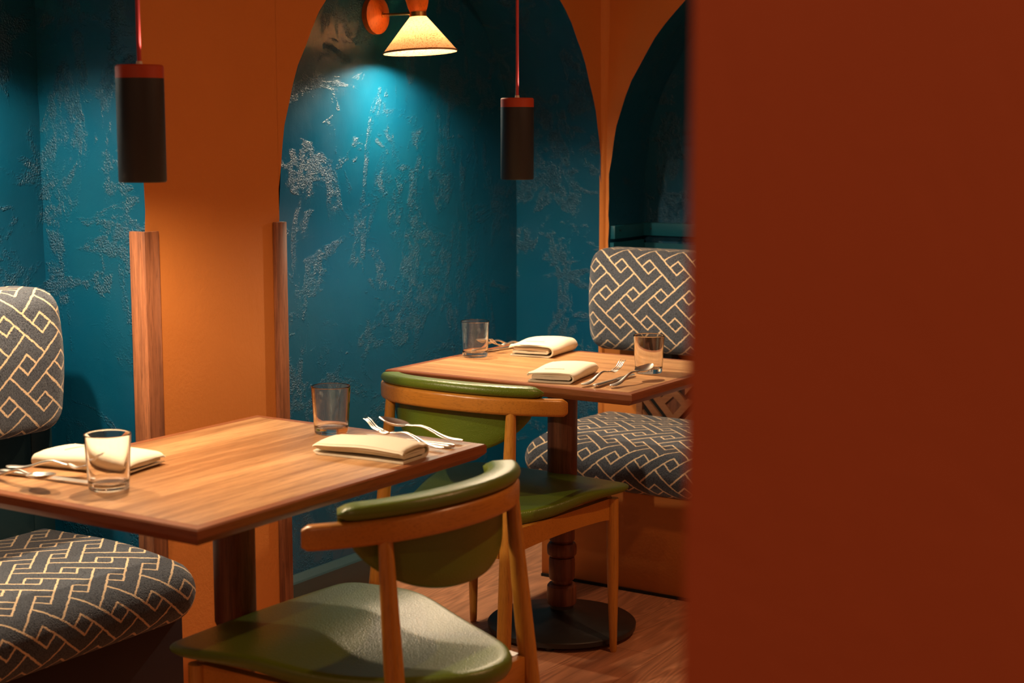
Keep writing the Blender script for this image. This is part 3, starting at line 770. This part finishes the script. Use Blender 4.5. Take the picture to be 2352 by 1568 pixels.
# cutlery, local: x along the piece from handle end (0) to tip, z up, resting on table
def handle_bm(L, zf, w0=0.0105, w1=0.0032, th=0.0016, flare=True):
    bm = nb(); rings = []; N = 26
    for k in range(N+1):
        u = k/N; x = L*u
        if u < 0.10: wd_ = w0*(0.35+0.65*math.sin(PI/2*min(1, u/0.07)))
        else: wd_ = w0+(w1-w0)*min(1, (u-0.10)/0.62)**0.75
        if u > 0.94: wd_ *= 1+1.0*(u-0.94)/0.06*0.6
        tt = th*(1.0+0.7*math.sin(PI*u))
        z = zf(x)
        sec = [(wd_*math.cos(a), tt*math.sin(a)) for a in [2*PI*j/12 for j in range(12)]]
        rings.append([(x, a, z+b_) for a, b_ in sec])
    loft(bm, rings); return bm
def zbend(LT, h, h2=0.0):
    """profile: handle touches the table near its end, arches at the neck, dips at head root, rises at the tip"""
    def z(x):
        u = x/LT
        return 0.0022+h*math.sin(PI*min(1, max(0, (u-0.05)/0.68)))**2*0.9+max(0, u-0.66)*0.0
    return z
def curve(keys):
    """piecewise smooth interpolation"""
    def f(x):
        if x <= keys[0][0]: return keys[0][1]
        for (a, za), (b2, zb_) in zip(keys, keys[1:]):
            if x <= b2:
                u = (x-a)/(b2-a); u = u*u*(3-2*u); return za+(zb_-za)*u
        return keys[-1][1]
    return f
def fork_parts(t):
    zf = curve([(0, 0.0028), (0.03, 0.0022), (0.095, 0.016), (0.125, 0.011), (0.142, 0.0045), (0.165, 0.010), (0.195, 0.026)])
    obj('handle', handle_bm(0.128, zf), M['steel'], t, True, 60)
    bm = nb(); rings = []
    for k in range(9):
        u = k/8; x = 0.126+0.030*u; wd_ = 0.0034+0.0062*math.sin(PI/2*min(1, u*1.25)); th = 0.0011
        rings.append([(x, wd_*math.cos(2*PI*j/12), zf(x)+th*math.sin(2*PI*j/12)+0.0022*math.cos(2*PI*j/12)**2) for j in range(12)])
    loft(bm, rings)
    for q in (-1.5, -0.5, 0.5, 1.5):
        pts = []; rr = []
        for k in range(9):
            u = k/8; x = 0.1545+0.0405*u; pts.append(Vector((x, q*0.0047, zf(x)+0.0018*(abs(q)/1.5)))); rr.append((0.0018*(1-0.45*u), 0.0010*(1-0.3*u)))
        tube(bm, pts, rr, 8)
    obj('tines', bm, M['steel'], t, True, 60)
def spoon_parts(t):
    zf = curve([(0, 0.0028), (0.03, 0.0022), (0.095, 0.016), (0.122, 0.013), (0.150, 0.0060), (0.170, 0.0085), (0.190, 0.019)])
    obj('handle', handle_bm(0.126, zf), M['steel'], t, True, 60)
    bm = nb(); top = []; bot = []; N = 18; Mx = 12; x0, x1 = 0.123, 0.190
    for sheet_ in (0, 1):
        rings = []
        for k in range(N+1):
            u = k/N; x = x0+(x1-x0)*u
            wd_ = 0.0035+0.0170*max(0,math.sin(PI*u**0.78))**0.75 if 0 < u < 1 else (0.0035 if u == 0 else 0.0008)
            wd_ = min(wd_, 0.0205*math.sqrt(max(0.002, 1-((u-0.55)/0.4505)**2))) if u > 0.55 else wd_
            rz = zf(x0)+(zf(x1)-zf(x0))*u
            dep = (0.0085*max(0,math.sin(PI*min(1, u*1.02)))**0.8) if 0 < u < 0.98 else 0.0
            row = []
            for j in range(Mx+1):
                s_ = -1+2*j/Mx; row.append((x, wd_*s_, rz-dep*(1-s_*s_)+(-0.0011 if sheet_ else 0)+0.0))
            rings.append(row)
        (top if sheet_ == 0 else bot).extend(rings)
    A = [[bm.verts.new(p) for p in r] for r in top]; B = [[bm.verts.new(p) for p in r] for r in bot]
    for G in (A, B):
        for a, b2 in zip(G, G[1:]):
            for j in range(Mx): bm.faces.new((a[j], a[j+1], b2[j+1], b2[j]))
    for a, b2, a2, b3 in zip(A, A[1:], B, B[1:]):
        bm.faces.new((a[0], b2[0], b3[0], a2[0])); bm.faces.new((a[-1], b2[-1], b3[-1], a2[-1]))
    for j in range(Mx): bm.faces.new((A[0][j], A[0][j+1], B[0][j+1], B[0][j])); bm.faces.new((A[-1][j], A[-1][j+1], B[-1][j+1], B[-1][j]))
    zmin = min(v.co.z for v in bm.verts)
    if zmin < 0.0008:
        l = lamp('sconce_light', 'AREA', (0, -A, 0.024), SCONCE_W, WARM, 0.04, spread=math.radians(140)); l.parent = t
    obj('bowl', bm, M['steel'], t, True, 50)
def knife_parts(t):
    bm = nb(); rings = []
    for k in range(21):
        u = k/20; x = 0.108*u; wd_ = 0.0088*(0.5+0.5*math.sin(PI/2*min(1, u/0.06))) if u < 0.06 else 0.0088-0.0030*u
        th = 0.0046*(0.6+0.4*math.sin(PI/2*min(1, u/0.1)))-0.0022*u
        rings.append([(x, wd_*math.cos(2*PI*j/14), 0.0052+th*math.sin(2*PI*j/14)) for j in range(14)])
    loft(bm, rings); obj('handle', bm, M['steel'], t, True, 60)
    bm = nb(); rings = []
    for k in range(17):
        u = k/16; x = 0.106+0.100*u; wt = 0.0052+0.0042*math.sin(PI/2*min(1, u*3)); tip = 1.0 if u < 0.82 else math.sqrt(max(0.01, 1-((u-0.82)/0.185)**2))
        lo, hi = -wt*tip, 0.0070*(1-0.3*u)*(tip*0.9+0.1); th = 0.0014*(1-0.4*u)
        rings.append([(x, lo, 0.0052), (x, (lo+hi)/2, 0.0052+th*0.7), (x, hi, 0.0052+th), (x, hi, 0.0052-th), (x, (lo+hi)/2, 0.0052-th*0.7)])
    loft(bm, rings); obj('blade', bm, M['steel'], t, True, 40)
BUILD = {'fork': fork_parts, 'spoon': spoon_parts, 'knife': knife_parts}; PROTO = {}
def cutlery(kind, label, x, y, ang, z=0.0, tilt=0.0, roll=0.0):
    loc = (x, y, TZ+z)
    if kind not in PROTO:
        t = thing('table_'+kind, label, kind, loc, 0, kind.replace('knife', 'knive')+'s laid on the tables'); BUILD[kind](t); PROTO[kind] = t
    else: t = dup(PROTO[kind], loc, 0, label)
    t.rotation_euler = (roll, -tilt, ang); t.scale = (1.12, 1.05, 1.05)
    return t
R = math.radians
# near table, left setting (tips towards -Y)
cutlery('knife', 'steel knife under the fork and spoon at the left edge of the near table', 1.972, 2.425, R(-84))
cutlery('fork', 'steel fork beside the napkin at the left edge of the near table, tines up', 1.996, 2.436, R(-78), 0.006, R(2.0))
cutlery('spoon', 'steel spoon nearest the left front edge of the near table', 1.940, 2.425, R(-96), 0.006, R(2.0))
# near table, right setting (tips towards +Y)
cutlery('knife', 'steel knife lying between fork and spoon at the right end of the near table', 2.634, 1.836, R(89))
cutlery('fork', 'steel fork beside the napkin at the right end of the near table', 2.594, 1.834, R(84), 0.005, R(3))
cutlery('spoon', 'steel spoon at the right end of the near table, bowl up', 2.680, 1.846, R(92), 0.005, R(4))
# far table, front setting (tips towards +X)
cutlery('knife', 'steel knife between fork and spoon at the front right of the far table', 3.462, 1.978, R(3))
cutlery('fork', 'steel fork at the front right of the far table beside the napkin', 3.454, 2.008, R(0.5), 0.004, R(3))
cutlery('spoon', 'steel spoon at the front right corner of the far table by the glass', 3.478, 1.938, R(-1), 0.004, R(4))
# far table, back setting (tips towards -X)
cutlery('knife', 'steel knife at the back left of the far table beside the napkin', 4.020, 2.545, R(172))
cutlery('fork', 'steel fork at the back left of the far table, tines raised by the napkin', 4.030, 2.510, R(174), 0.004, R(4))
cutlery('spoon', 'steel spoon at the back left of the far table, seen through the glass', 4.028, 2.578, R(181), 0.004, R(4))
